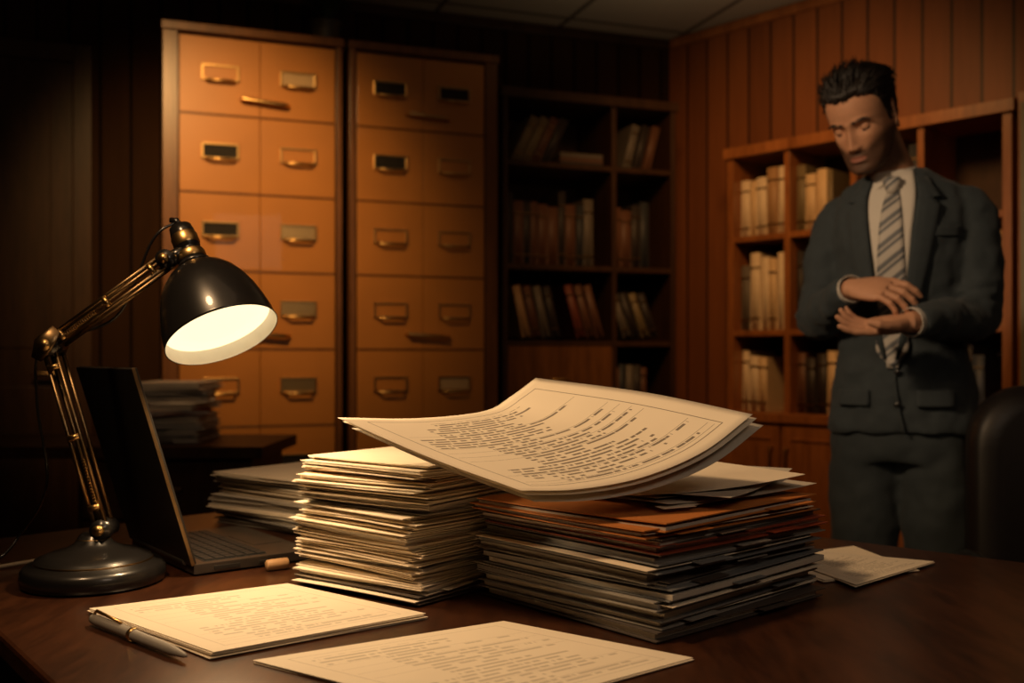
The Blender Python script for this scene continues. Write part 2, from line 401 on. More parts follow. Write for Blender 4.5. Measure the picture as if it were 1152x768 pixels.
DB = frame(-1.281, 3.65, R(20))
x0, x1, xm, H = 1.325, 2.13, 1.834, 2.17
mb = MB(); D = .40; th = .022
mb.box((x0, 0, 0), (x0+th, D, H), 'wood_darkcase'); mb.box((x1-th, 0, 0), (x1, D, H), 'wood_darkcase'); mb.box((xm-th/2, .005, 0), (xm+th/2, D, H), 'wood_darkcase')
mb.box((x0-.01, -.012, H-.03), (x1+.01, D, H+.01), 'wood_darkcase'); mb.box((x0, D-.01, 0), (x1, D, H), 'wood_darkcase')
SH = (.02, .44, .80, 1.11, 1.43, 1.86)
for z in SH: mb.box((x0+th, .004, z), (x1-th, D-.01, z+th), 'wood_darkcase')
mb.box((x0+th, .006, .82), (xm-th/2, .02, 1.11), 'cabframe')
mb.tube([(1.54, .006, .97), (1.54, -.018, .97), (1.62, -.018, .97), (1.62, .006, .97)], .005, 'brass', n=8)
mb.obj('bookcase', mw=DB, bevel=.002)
rnd = random.Random(5); mb = MB(); dk = ['dark', 'navy', 'brown', 'dark', 'green', 'grey', 'brown', 'dark']
fill(mb, x0+th, xm-.02, 1.4525, .34, .06, .22, dk, rnd, .95); fill(mb, xm+.015, x1-th, 1.4525, .34, .06, .22, dk, rnd, .9)
zz = 1.883
for i in range(3):
    mb.box((1.60, .05, zz), (1.80, .26, zz+.018), ['bk_dark', 'bk_brown', 'bk_grey'][i]); zz += .0185
mb_cols = ['olive', 'olive', 'brown', 'dark']
for i in range(4): book(mb, 1.38+.045*i, .05, 1.885+.012, .034, .2, .21, mb_cols[i], .45, rnd=rnd)
for i in range(3): book(mb, 1.90+.05*i, .06, 1.883+.01, .035, .2, .2, ['grey', 'dark', 'brown'][i], .25, rnd=rnd)
for i in range(4): book(mb, 1.47+.045*i-.04, .05, 1.134+.012, .034, .2, .22, ['tan', 'brown', 'grey', 'dark'][i], -.22, rnd=rnd)
for i in range(3): book(mb, 1.70+.045*i-.02, .05, 1.134+.012, .034, .2, .23, ['red', 'brown', 'brown'][i], -.28, rnd=rnd)
for i in range(4): book(mb, 1.92+.045*i-.02, .05, 1.134+.014, .034, .2, .20, ['grey', 'dark', 'olive', 'dark'][i], -.35, rnd=rnd)
fill(mb, xm+.015, x1-th, .8225, .25, .06, .22, dk, rnd, .8); fill(mb, x0+th, xm-.02, .4625, .3, .06, .22, dk, rnd, .9)
mb.obj('books', mw=DB)

RB = frame(.546, 4.67, ARW)
x0, x1, H = .552, 1.715, 1.953; mb = MB(); D = .285; th = .024; div = [.84, 1.13, 1.395]
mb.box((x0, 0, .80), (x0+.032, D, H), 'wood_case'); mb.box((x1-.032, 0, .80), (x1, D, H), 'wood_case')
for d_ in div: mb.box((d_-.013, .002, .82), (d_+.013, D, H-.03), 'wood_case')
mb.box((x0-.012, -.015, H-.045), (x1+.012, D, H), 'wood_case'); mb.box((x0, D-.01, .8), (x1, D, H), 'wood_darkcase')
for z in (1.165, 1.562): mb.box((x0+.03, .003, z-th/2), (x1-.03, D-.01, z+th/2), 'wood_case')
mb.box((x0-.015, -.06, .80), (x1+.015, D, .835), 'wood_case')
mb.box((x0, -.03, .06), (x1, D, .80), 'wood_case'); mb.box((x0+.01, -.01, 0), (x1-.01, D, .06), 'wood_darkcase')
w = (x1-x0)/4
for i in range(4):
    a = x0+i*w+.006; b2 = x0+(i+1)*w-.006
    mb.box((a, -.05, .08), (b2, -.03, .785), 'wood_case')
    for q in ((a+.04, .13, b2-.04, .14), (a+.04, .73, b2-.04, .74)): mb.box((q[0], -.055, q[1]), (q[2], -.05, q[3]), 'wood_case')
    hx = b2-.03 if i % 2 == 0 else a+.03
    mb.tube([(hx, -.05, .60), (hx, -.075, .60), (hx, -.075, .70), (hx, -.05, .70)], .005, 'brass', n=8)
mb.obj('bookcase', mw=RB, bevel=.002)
mb = MB(); rnd = random.Random(11); ed = [x0+.032]+[v for d_ in div for v in (d_-.013, d_+.013)]+[x1-.032]
lt = ['pale', 'white', 'pale', 'white', 'tan', 'grey']; mx = ['pale', 'white', 'brown', 'dark', 'tan', 'olive', 'navy', 'pale', 'dark']; rt = ['dark', 'brown', 'navy', 'dark', 'grey', 'tan']
for zi, (z, hm) in enumerate(((.8355, .30), (1.1775, .36), (1.5745, .31))):
    for i in range(4):
        if i == 3 and zi == 2: continue
        fill(mb, ed[2*i], ed[2*i+1], z, hm, .05, .2, (lt if i == 0 else mx if i < 2 else rt), rnd, .97 if (i+zi) % 3 else .72, leanend=False)
mb.obj('books', mw=RB)
mb = MB(); a, b2 = 1.735, 2.45
mb.box((a, 0, 0), (b2, .285, 1.97), 'wood_case')
mb.box((a+.015, -.02, .08), (b2-.015, 0, 1.93), 'greydoor'); mb.box((a+.08, -.026, .2), (b2-.08, -.02, 1.8), 'greydoor')
mb.tube([(a+.05, -.02, 1.15), (a+.05, -.05, 1.15), (a+.05, -.05, 1.30), (a+.05, -.02, 1.30)], .007, 'brass', n=10)
mb.obj('storage_cabinet', mw=RB, bevel=.003)

# ------------------------------------------------------------------ main desk
DZ = .75
DP = [(-1.0, 1.65), (.5, -.2), (1.75, .70), (-.216, 2.434)]
def inset(k):
    out = []
    for i in range(4):
        p = Vector(DP[i]); a = (Vector(DP[i-1])-p).normalized(); b2 = (Vector(DP[(i+1) % 4])-p).normalized()
        out.append(p+(a+b2)*k)
    return out
mb = MB()
def prism(P, z0, z1, mat):
    n = len(P); mb.add([(p[0], p[1], z0) for p in P]+[(p[0], p[1], z1) for p in P],
        [tuple(reversed(range(n))), tuple(range(n, 2*n))]+[(i, (i+1) % n, n+(i+1) % n, n+i) for i in range(n)], mat)
prism(DP, DZ-.028, DZ, 'desk'); prism(inset(.012), DZ-.045, DZ-.028, 'desk'); prism(inset(.05), DZ-.12, DZ-.045, 'desk')
for p in inset(.09):
    mb.box((p[0]-.04, p[1]-.04, 0), (p[0]+.04, p[1]+.04, DZ-.1), 'desk')
IN = inset(.07)
mb.add([(IN[0][0], IN[0][1], .2), (IN[3][0], IN[3][1], .2), (IN[3][0], IN[3][1], .64), (IN[0][0], IN[0][1], .64),
        (IN[0][0]+.014, IN[0][1]-.014, .2), (IN[3][0]+.014, IN[3][1]-.014, .2), (IN[3][0]+.014, IN[3][1]-.014, .64), (IN[0][0]+.014, IN[0][1]-.014, .64)],
       [(0, 1, 2, 3), (7, 6, 5, 4), (0, 4, 5, 1), (1, 5, 6, 2), (2, 6, 7, 3), (3, 7, 4, 0)], 'desk')
mb.obj('desk', bevel=.005)

mb = MB(); TZ = .80
mb.box((-2.2, 2.95, TZ-.035), (-.74, 3.42, TZ), 'wood_darkcase'); mb.box((-1.3, 2.98, .04), (-.78, 3.38, TZ-.035), 'wood_darkcase')
for i in range(4): mb.box((-1.28, 2.962, .06+i*.175), (-.80, 2.98, .225+i*.175), 'wood_darkcase'); mb.tube([(-1.1, 2.962, .15+i*.175), (-1.1, 2.94, .15+i*.175), (-.98, 2.94, .15+i*.175), (-.98, 2.962, .15+i*.175)], .005, 'brassdark', n=8)
mb.box((-2.17, 2.98, 0), (-2.12, 3.38, TZ-.035), 'wood_darkcase'); mb.box((-1.3, 2.98, 0), (-.78, 3.38, .04), 'void')
mb.obj('side_desk', bevel=.004)
def stack(name, cx, cy, z, ang, w, l, spec, seed, jit=.008, ajit=.05, pt=.0026):
    rnd = random.Random(seed); mb = MB(); z += .0025
    for kind, t, mats in spec:
        a = ang+rnd.uniform(-ajit, ajit); x = cx+rnd.uniform(-jit, jit); y = cy+rnd.uniform(-jit, jit)
        b1 = rnd.uniform(-.002, .003); b2 = rnd.uniform(-.002, .003)
        wave = lambda u, v, b1=b1, b2=b2: b1*(2*u-1)**2*.5+b2*(2*v-1)**2*.5
        if kind == 'folder':
            cm = mats
            mb.sheet(x, y, z, a, w, l, .0014, cm, wave)
            zi = z+.0016; k = max(1, int((t-.003)/pt)); hh = (t-.0034)/k
            for q in range(k):
                ww = w-rnd.uniform(.003, .018); ll = l-rnd.uniform(.003, .016)
                mb.sheet(x+rnd.uniform(-.004, .004), y+rnd.uniform(-.004, .004), zi, a+rnd.uniform(-.015, .015), ww, ll, hh*.75, rnd.choice(['cream', 'paper2', 'paper2', 'foldgrey']), wave)
                zi += hh
            lift = rnd.uniform(0, .003)
            mb.sheet(x+rnd.uniform(-.003, .003), y+rnd.uniform(-.003, .003), z+t-.0016, a+rnd.uniform(-.01, .01), w, l, .0014, cm, lambda u, v: wave(u, v)+lift*(1-v))
            ca, sa = math.cos(a), math.sin(a); uo = rnd.uniform(-.3, .3)*w; tx = x+uo*ca+(l/2+.004)*sa; ty = y+uo*sa-(l/2+.004)*ca
            mb.sheet(tx, ty, z+t*.5, a, .06, .014, .0008, cm, None, 1)
            if rnd.random() < .35:
                mb.sheet(x+rnd.uniform(-.014, .014), y+rnd.uniform(-.014, .014), z+t*.55, a+rnd.uniform(-.06, .06), w-.01, l-.01, .0008, 'cream', wave)
        else:
            k = max(1, int(t/.0022)); zi = z
            for q in range(k):
                mb.sheet(x+rnd.uniform(-.007, .007), y+rnd.uniform(-.007, .007), zi, a+rnd.uniform(-.05, .05), w-rnd.uniform(0, .012), l-rnd.uniform(0, .012), .0014, mats, wave)
                zi += t/k
        z += t
    o = mb.obj(name); return o, z
P_ = lambda t, m='cream': ('pages', t, m)
F_ = lambda t, m: ('folder', t, m)
stack('paper_stack', -1.08, 3.18, TZ, R(8), .23, .30, [F_(.02, 'folddk'), P_(.02, 'paper2'), F_(.016, 'foldgrey'), P_(.03), F_(.012, 'foldred'), P_(.025), P_(.02), F_(.012, 'foldgrey'), P_(.03)], 3, .012, .15)
mainspec = [F_(.011, 'folddk'), F_(.011, 'foldgrey'), F_(.011, 'foldblue'), F_(.011, 'foldgrey'), F_(.011, 'foldblue'), F_(.010, 'folddk'), F_(.011, 'foldgrey'),
            F_(.010, 'foldblue'), F_(.010, 'foldgrey'), F_(.009, 'foldred'), F_(.009, 'folddk'), F_(.008, 'foldor'), F_(.008, 'foldor')]
o, ztop = stack('folder_stack', .182, 1.323, DZ, R(43), .335, .305, mainspec, 21, .010, .05, .0042)
mb = MB()
for i, (dx, dy, aa) in enumerate(((.03, .05, .15), (.045, .03, -.1), (.01, .06, .05), (.05, .04, .3), (.02, .02, -.25))):
    mb.sheet(.19+dx, 1.318+dy, ztop+.0045+.0035*i, R(43)+aa, .29, .21, .0006, 'cream' if i % 2 == 0 else 'paper2', lambda u, v, i=i: .004*(2*u-1)**2+.006*u*u*(i/3), 8)
mb.sheet(.195, 1.185, ztop+.0075, R(20), .045, .020, .0006, 'cream', lambda u, v: .001*u, 2)
mb.obj('loose_papers')
midspec = []
r2 = random.Random(4); tot = 0
while tot < .166:
    t = r2.uniform(.006, .013); tot += t
    midspec.append(F_(t, r2.choice(['paper2', 'foldgrey', 'cream', 'folddk', 'foldblue', 'foldtan'])) if r2.random() < .7 else P_(t))
midspec.append(P_(.006))
o, zm = stack('folder_stack', -.121, 1.456, DZ, R(53), .29, .235, midspec, 9, .009, .075, .003)
o, zl = stack('paper_stack', -.366, 1.905, DZ, R(51.5), .235, .35, [P_(.012, 'paper2'), F_(.01, 'foldgrey'), P_(.012), F_(.01, 'paper2'), P_(.01, 'paper2'), F_(.01, 'cream'), P_(.012), F_(.012, 'paper2'), P_(.008)], 12, .010, .10)

def coons(name, c0, c1, d0, d1, mat, off=(0, 0, 0), n=28):
    def samp(c):
        c = catmull(c, 24); Ls = [0]
        for i in range(1, len(c)): Ls.append(Ls[-1]+(c[i]-c[i-1]).length)
        out = []
        for k in range(n+1):
            t = Ls[-1]*k/n; i = 1
            while i < len(c)-1 and Ls[i] < t: i += 1
            f = (t-Ls[i-1])/max(1e-9, Ls[i]-Ls[i-1]); out.append(c[i-1].lerp(c[i], f))
        return out
    C0, C1, D0, D1 = map(samp, (c0, c1, d0, d1)); top = []; bot = []; uv = []; o = Vector(off)
    for j in range(n+1):
        for i in range(n+1):
            u, v = i/n, j/n
            p = C0[i]*(1-v)+C1[i]*v+D0[j]*(1-u)+D1[j]*u-(C0[0]*(1-u)*(1-v)+C0[-1]*u*(1-v)+C1[0]*(1-u)*v+C1[-1]*u*v)+o
            top.append(p+Vector((0, 0, .0005))); bot.append(p); uv.append((u, v))
    mb = MB(); mb.grid2(top, bot, n, n, mat, uv); mb.sm = [True]*len(mb.sm)
    return mb.obj(name)
N = (.010, 1.12, .918); Rr = (.290, 1.2, .999); Lf = (-.219, 1.25, .992); Bk = (.034, 1.42, 1.038)
c0 = [N, (.075, 1.125, .919), (.150, 1.145, .930), (.225, 1.17, .957), Rr]
c1 = [Lf, (-.123, 1.30, .988), (-.038, 1.36, .994), (.0, 1.39, 1.014), Bk]
d0 = [N, (-.10, 1.18, .950), Lf]; d1 = [Rr, (.173, 1.30, 1.022), Bk]
coons('printed_document', c0, c1, d0, d1, 'text')
coons('printed_document', c0, c1, d0, d1, 'cream', (.006, .004, -.005))
coons('printed_document', c0, c1, d0, d1, 'paper2', (.016, .012, -.014))

def pages(name, cor, k, seed, mat, z0=DZ):
    rnd = random.Random(seed); mb = MB(); z = z0+.0005
    for i in range(k):
        j = .004 if i < k-1 else 0
        cc = [(x+rnd.uniform(-j, j), y+rnd.uniform(-j, j)) for x, y in cor]
        mb.sheet(0, 0, z, 0, 0, 0, .0006, mat if i == k-1 else 'cream', lambda u, v: .002*(1-u)*(1-v)*(i/k), 8, corners=cc); z += .0011
    return mb.obj(name)
c_ = [(-.314, 1.048), (-.105, 1.212), (-.309, 1.372), (-.525, 1.236)]
pages('paper_sheets', c_, 6, 1, 'text2')
pages('paper_sheets', [(-.03, .87), (.19, 1.045), (-.01, 1.19), (-.27, 1.036)], 3, 2, 'text2')
pages('paper_sheets', [(.44, 1.40), (.60, 1.475), (.57, 1.66), (.38, 1.56)], 3, 3, 'cream')
pages('paper_sheets', [(.47, 1.36), (.645, 1.52), (.50, 1.60), (.43, 1.50)], 2, 4, 'text2', DZ+.004)
mb = MB(); a = Vector((-.500, 1.185, DZ+.0078)); b2 = Vector((-.338, 1.035, DZ+.0078)); d = (b2-a)
mb.tube([a+d*t for t in (0, .02, .1, .12, .45, .46, .48, .49, .85, .97, 1.0)], [.003, .006, .007, .0065, .0065, .0073, .0073, .0062, .0058, .003, .001], 'foldgrey', n=16)
mb.tube([a+d*.03+Vector((0, 0, .006)), a+d*.06+Vector((0, 0, .011)), a+d*.34+Vector((0, 0, .008))], [.002, .002, .0016], 'brass', n=8)
mb.tube([a+d*.455, a+d*.485], .0078, 'brass', n=16); mb.tube([a+d*.0, a+d*.03], .0045, 'brass', n=12)
mb.obj('pen')
mb = MB(); a = Vector((-.365, 1.478, DZ+.0088)); d = Vector((.028, .018, 0))
mb.tube([a, a+d*.05, a+d*.2, a+d*.25, a+d*.95, a+d], [.006, .008, .008, .0085, .0085, .0075], 'cork', n=16); mb.obj('wooden_peg')

# ------------------------------------------------------------------ laptop
LT = Matrix(((.785, -.62, 0, -.46), (.62, .785, 0, 1.44), (0, 0, 1, DZ+.0003), (0, 0, 0, 1)))
lap = empty('laptop', LT)
mb = MB(); mb.box((0, 0, .003), (.19, .28, .017), 'metal'); mb.box((.02, .015, .0165), (.12, .265, .0175), 'key'); mb.box((.13, .09, .0165), (.18, .19, .0178), 'metal')
for fx in (.02, .17):
    for fy_ in (.02, .26): mb.lathe([(.006, 0), (.006, .004)], 'key', Matrix.Translation((fx, fy_, 0)), 10)
mb.box((.03, -.0012, .006), (.07, .0005, .012), 'void'); mb.box((.1, -.0012, .007), (.115, .0005, .011), 'void')
mb.obj('base', lap, bevel=.002)
mb = MB()
for i in range(6):
    for j in range(14):
        if i == 5 and 4 < j < 9: continue
        mb.box((.024+i*.0162, .018+j*.0175, .0175), (.024+i*.0162+.0138, .018+j*.0175+.015, .0195), 'key')
mb.box((.024+5*.0162, .018+5*.0175, .0175), (.024+5*.0162+.0138, .018+9*.0175-.0025, .0195), 'key')
mb.obj('keys', lap, bevel=.0007)
TS = Matrix.Translation((.002, 0, .018)) @ Matrix.Rotation(-math.atan2(.085, .285), 4, 'Y')
mb = MB(); mb.box((-.006, 0, 0), (.002, .28, .297), 'screen', TS); mb.box((.0015, .008, .012), (.003, .272, .288), 'void', TS)
mb.box((-.0062, -.0012, -.001), (-.001, 0, .298), 'brassdark', TS)
mb.tube([(0, .03, .017), (0, .25, .017)], .006, 'metal', n=10)
mb.obj('screen', lap, bevel=.0015)

# ------------------------------------------------------------------ desk lamp
lamp = empty('desk_lamp', Matrix.Translation((0, 0, 0)))
bx, by = -.592, 1.41
mb = MB(); TB = Matrix.Translation((bx, by, DZ+.0003))
mb.lathe([(.090, 0), (.0955, .003), (.097, .012), (.096, .021), (.091, .027), (.080, .030), (.077, .036), (.060, .043), (.040, .048), (.032, .052), (.026, .056), (.020, .066), (.016, .07), (.006, .071)], 'shade', TB, 64)
mb.lathe([(.0785, .0295), (.0795, .0315), (.0785, .0335)], 'brassdark', TB, 64, False)
mb.lathe([(.02, .052), (.023, .056), (.023, .062), (.015, .066)], 'brassdark', TB, 32)
mb.obj('base', lamp)
piv = Vector((-.577, by, .826)); elb = Vector((-.652, by, 1.085)); hd = Vector((-.486, by, 1.206))
mb = MB()
mb.tube([(bx+.01, by, .81), piv], .007, 'brassdark', n=12)
for p, r_ in ((piv, .014), (elb, .016), (hd, .013)):
    mb.tube([p+Vector((0, -.019, 0)), p+Vector((0, .019, 0))], r_, 'black', n=20); mb.tube([p+Vector((0, -.026, 0)), p+Vector((0, -.019, 0))], r_*.55, 'brass', n=12)
for a, b2 in ((piv, elb), (elb, hd)):
    d = (b2-a).normalized(); nrm = Vector((-d.z, 0, d.x))
    for s_ in (-1, 1):
        for yy in (-.011, .011):
            mb.tube([a+nrm*.008*s_+Vector((0, yy, 0)), b2+nrm*.008*s_+Vector((0, yy, 0))], .0032, 'brassdark', n=8)
    for t in (.12, .5, .88):
        c = a.lerp(b2, t); mb.tube([c+Vector((0, -.014, 0))-nrm*.008, c+Vector((0, -.014, 0))+nrm*.008], .0045, 'brass', n=8)
    sp = []; s0 = a.lerp(b2, .1); s1 = a.lerp(b2, .38)
    for k in range(140):
        t = k/139; an = t*2*math.pi*17; c = s0.lerp(s1, t); sp.append(c+nrm*.0045*math.cos(an)+Vector((0, .0045*math.sin(an), 0)))
    mb.tube(sp, .0010, 'brass', n=5)
mb.tube([elb+Vector((-.012, -.02, -.02)), elb+Vector((-.002, -.022, .0)), elb+Vector((.016, -.02, .022))], [.008, .014, .008], 'brassdark', n=12, flat=.25, up=(0, 1, 0))
mb.obj('arm', lamp)
ax = Vector((.42, -.31, -.853)).normalized(); oc = Vector((-.403, 1.385, 1.098)); apex = oc-ax*.118
zq = Vector((0, 0, 1)).rotation_difference(ax).to_matrix().to_4x4(); TS2 = Matrix.Translation(apex) @ zq
mb = MB()
outer = [(.017, -.002), (.022, .002), (.030, .006), (.042, .014), (.053, .027), (.062, .043), (.069, .062), (.074, .082), (.0775, .100), (.0785, .114), (.0800, .118)]
inner = [(.0785, .118), (.0765, .112), (.0755, .100), (.072, .082), (.067, .062), (.060, .043), (.050, .028), (.040, .017), (.02, .008)]
mb.lathe(outer+[(.0785, .118)], 'shade', TS2, 64, False); mb.lathe(inner, 'shade_in', TS2, 64, False)
mb.lathe([(.012, -.068), (.016, -.066), (.0175, -.055), (.0175, -.030), (.0145, -.028), (.0145, -.024), (.019, -.022), (.019, -.006), (.024, -.003), (.024, .002)], 'black', TS2, 32)
mb.lathe([(.0195, -.021), (.0205, -.018), (.0205, -.012), (.0195, -.009)], 'brass', TS2, 32, False)
mb.lathe([(.0178, -.052), (.019, -.049), (.019, -.036), (.0178, -.033)], 'brass', TS2, 32, False)
mb.tube([apex-ax*.068, apex-ax*.074+Vector((-.004, 0, .004)), apex-ax*.080+Vector((-.01, 0, .0))], [.006, .005, .004], 'black', n=10)
mb.tube([hd, (hd+apex-ax*.03)/2, apex-ax*.028], [.009, .010, .009], 'black', n=12)
mb.obj('shade', lamp)
mb = MB(); mb.lathe([(.001, .100), (.04, .101), (.0745, .098), (.0745, .096), (.001, .096)], 'glow', TS2, 48); mb.obj('diffuser', lamp)
mb = MB()
mb.tube(catmull([apex-ax*.078, hd+Vector((-.03, .02, .03)), elb.lerp(hd, .5)+Vector((0, .02, -.02)), elb+Vector((-.02, .02, 0)), elb+Vector((-.035, .03, -.08)), elb+Vector((-.03, .05, -.2)), (-.76, 1.55, .80), (-.80, 1.52, DZ+.004), (-.95, 1.60, DZ+.004)], 10), .0022, 'black', n=6)
mb.tube(catmull([(bx-.09, by+.02, DZ+.012), (bx-.11, by+.02, DZ+.005), (bx-.12, by+.06, DZ+.005), (bx-.09, by+.10, DZ+.005), (bx-.13, by+.13, DZ+.005), (bx-.20, by+.06, DZ+.005), (bx-.29, by+.12, DZ+.005)], 8), .003, 'cable', n=8)
mb.obj('cord', lamp)

# ------------------------------------------------------------------ office chair
ch = empty('office_chair', frame(1.22, 1.98, R(-8)))
mb = MB()
def rr(w, h, cz, y, r, bow=.0, n=10):
    pts = []
    for cx_, cz_, a0 in ((w-r, h-r, 0), (-(w-r), h-r, 90), (-(w-r), -(h-r), 180), (w-r, -(h-r), 270)):
        for k in range(n):
            a = R(a0+90*k/(n-1)); x = cx_+r*math.cos(a); z = cz_+r*math.sin(a); pts.append((x, y+bow*(x/w)**2, cz+z))
    return pts
mb.loft([rr(.20, .22, .74, .14, .10, -.03), rr(.235, .25, .74, .15, .12, -.04), (rr(.25, .265, .74, .175, .13, -.04)), rr(.25, .265, .74, .21, .13, -.03), rr(.22, .24, .74, .235, .12, -.02)], 'leather')
mb.tube([(0, .19, .3), (0, .235, .42), (0, .22, .6)], .025, 'black')
def ell(w, d, z, r=3.2, n=40, cy=0):
    return [(w*math.copysign(abs(math.cos(t))**(2/r), math.cos(t)), cy+d*math.copysign(abs(math.sin(t))**(2/r), math.sin(t)), z) for t in [2*math.pi*k/n for k in range(n)]]
mb.loft([ell(.22, .21, .38), ell(.25, .235, .395), ell(.255, .24, .43), ell(.245, .23, .46), ell(.2, .19, .475)], 'leather')
for s_ in (-1, 1):
    mb.tube(catmull([(s_*.24, .10, .41), (s_*.285, .10, .50), (s_*.285, .08, .64), (s_*.28, -.14, .65), (s_*.27, -.17, .60)], 5), .018, 'black')
mb.tube([(0, 0, .08), (0, 0, .38)], .03, 'metal')
for k in range(5):
    a = k*2*math.pi/5+.3; e = Vector((math.cos(a)*.28, math.sin(a)*.28, .075))
    mb.tube([(0, 0, .12), e], [.03, .018], 'black'); mb.tube([e+Vector((0, -.02, -.045)), e+Vector((0, .02, -.045))], .029, 'black', n=16)
mb.obj('frame', ch)

# ------------------------------------------------------------------ man in suit
PM = frame(1.01, 2.58, R(-30)); man = empty('man_in_suit', PM)
def remesh(o, vox, sm=4, disp=None):
    r = o.modifiers.new('remesh', 'REMESH'); r.mode = 'VOXEL'; r.voxel_size = vox; r.use_smooth_shade = True
    s_ = o.modifiers.new('smooth', 'SMOOTH'); s_.factor = .5; s_.iterations = sm
    if disp:
        for q, (st, sz) in enumerate(disp):
            tx = bpy.data.textures.new(o.name+'_folds', 'CLOUDS'); tx.noise_scale = sz; tx.noise_depth = 1
            d_ = o.modifiers.new('folds', 'DISPLACE'); d_.texture = tx; d_.strength = st; d_.mid_level = .5
    return o
def sring(w, df, db, z, cx=0, cy=0, n=48, e=2.35):
    out = []
    for k in range(n):
        t = 2*math.pi*k/n; c, s_ = math.cos(t), math.sin(t)
        x = cx+w*math.copysign(abs(c)**(2/e), c); dd = db if s_ > 0 else df
        out.append((x, cy+dd*math.copysign(abs(s_)**(2/e), s_), z))
    return out
rows = [(.875, .184, .135, .135, 0, 0), (.95, .180, .135, .14, 0, 0), (1.03, .166, .13, .13, 0, 0), (1.12, .152, .122, .115, 0, 0), (1.22, .158, .128, .115, 0, -.005),
        (1.33, .170, .138, .12, 0, -.005), (1.41, .170, .130, .12, 0, -.005), (1.455, .162, .112, .11, -.002, -.005), (1.49, .142, .09, .095, -.005, -.01), (1.52, .106, .075, .08, -.008, -.012), (1.545, .068, .062, .065, -.010, -.015)]
rings = [sring(r[1], r[2], r[3], r[0], r[4], r[5]) for r in crow(rows, 6)]
tb = MB(); tb.loft(rings, 'suit')
bvh = BVHTree.FromPolygons([tuple(v) for v in tb.v], tb.f)
def fy(x, z):
    h = bvh.ray_cast(Vector((x, -1, z)), Vector((0, 1, 0)))
    return h[0].y if h[0] else -.05
jk = MB(); jk.loft(rings, 'suit')
RS, RE, RW = Vector((-.150, 0, 1.430)), Vector((-.205, -.055, 1.175)), Vector((-.082, -.232, 1.230))
LS, LE, LW = Vector((.155, 0, 1.430)), Vector((.185, -.050, 1.175)), Vector((.066, -.275, 1.148))
for S, E, W_, s_ in ((RS, RE, RW, -1), (LS, LE, LW, 1)):
    pts = [Vector((s_*.09, 0, 1.43)), S, S.lerp(E, .3)+Vector((s_*.010, 0, 0)), S.lerp(E, .7)+Vector((s_*.006, .004, 0)), E+Vector((0, .008, -.006)), E.lerp(W_, .35)+Vector((0, 0, -.008)), E.lerp(W_, .75), W_]
    rad = [.056, .061, .060, .054, .052, .051, .045, .041]
    cr_ = crow([(*p, r_) for p, r_ in zip(pts, rad)], 6)
    jk.tube([Vector(c[:3]) for c in cr_], [c[3] for c in cr_], 'suit', n=24)
    for k, t in enumerate((.78, .9, 1.0)):
        c = S.lerp(E, t); d = (E-S).normalized(); u = Vector((0, -1, .3)); u = (u-d*u.dot(d)).normalized(); w_ = d.cross(u); r_ = .051
        jk.tube([c+(u*math.cos(a)+w_*math.sin(a))*r_+d*.012*math.sin(a) for a in [R(-95+19*q) for q in range(11)]], [.002+.009*math.sin(math.pi*q/10) for q in range(11)], 'suit', n=8)
    for k, t in enumerate((.25, .42, .6)):
        c = E.lerp(W_, t); d = (W_-E).normalized(); u = Vector((0, -.4, -1)); u = (u-d*u.dot(d)).normalized(); w_ = d.cross(u); r_ = .050-.008*t
        jk.tube([c+(u*math.cos(a)+w_*math.sin(a))*r_+d*.018*math.sin(a+k) for a in [R(-110+22*q) for q in range(11)]], [.002+.008*math.sin(math.pi*q/10) for q in range(11)], 'suit', n=8)
remesh(jk.obj('jacket', man), .0075, 3, ((.014, .05), (.018, .11)))
tr = MB()
tr.loft([sring(r[1], r[2], r[2], r[0]) for r in crow([(1.0, .145, .105), (.93, .160, .115), (.86, .168, .118), (.80, .165, .11)], 4)], 'trouser')
for s_ in (-1, 1):
    cr_ = crow([(s_*.080, 0, .90, .096), (s_*.086, -.005, .76, .094), (s_*.092, -.015, .60, .084), (s_*.097, -.018, .48, .078), (s_*.104, 0, .30, .070), (s_*.11, .01, .06, .066)], 6)
    tr.tube([Vector(c[:3]) for c in cr_], [c[3] for c in cr_], 'trouser', n=24, up=(0, 1, 0))
    tr.tube([(s_*.088, -.097, .74), (s_*.093, -.095, .62), (s_*.098, -.093, .48), (s_*.106, -.066, .3), (s_*.112, -.052, .07)], .007, 'trouser', n=8)
remesh(tr.obj('trousers', man), .008, 3, ((.012, .06), (.02, .13)))
sh = MB()
for s_ in (-1, 1):
    sh.loft([[(s_*.112+x, y-.05, z) for x, y, z in ell(w, d, z, 2.6, 32, cy)] for w, d, z, cy in ((.045, .135, 0, 0), (.05, .14, .012, 0), (.05, .138, .03, 0), (.045, .12, .05, .012), (.04, .075, .075, .05), (.038, .055, .10, .06))], 'shoe')
sh.obj('shoes', man)
def strip(mb, rows_, mat, off, th=.003, nx=8):
    rows_ = crow(rows_, 4); top = []; bot = []; uv = []; nv = len(rows_)-1
    for j, (z, a, b2) in enumerate(rows_):
        for i in range(nx+1):
            x = a+(b2-a)*i/nx; y = fy(x, z)-off
            top.append((x, y-th, z)); bot.append((x, y+.008, z)); uv.append((i/nx, j/nv))
    mb.grid2(top, bot, nx, nv, mat, uv); mb.sm = [True]*len(mb.sm)
mb = MB(); strip(mb, [(1.535, -.052, .04), (1.46, -.060, .050), (1.36, -.050, .044), (1.26, -.038, .036), (1.16, -.028, .026), (1.04, -.014, .012)], 'shirt', .004, .006, 12); mb.obj('shirt_front', man)
mb = MB(); strip(mb, [(1.500, -.020, .012), (1.475, -.018, .012), (1.46, -.022, .016), (1.40, -.029, .024), (1.28, -.035, .031), (1.14, -.038, .034), (1.08, -.038, .034), (1.045, -.004, .003)], 'tie', .011, .004, 6)
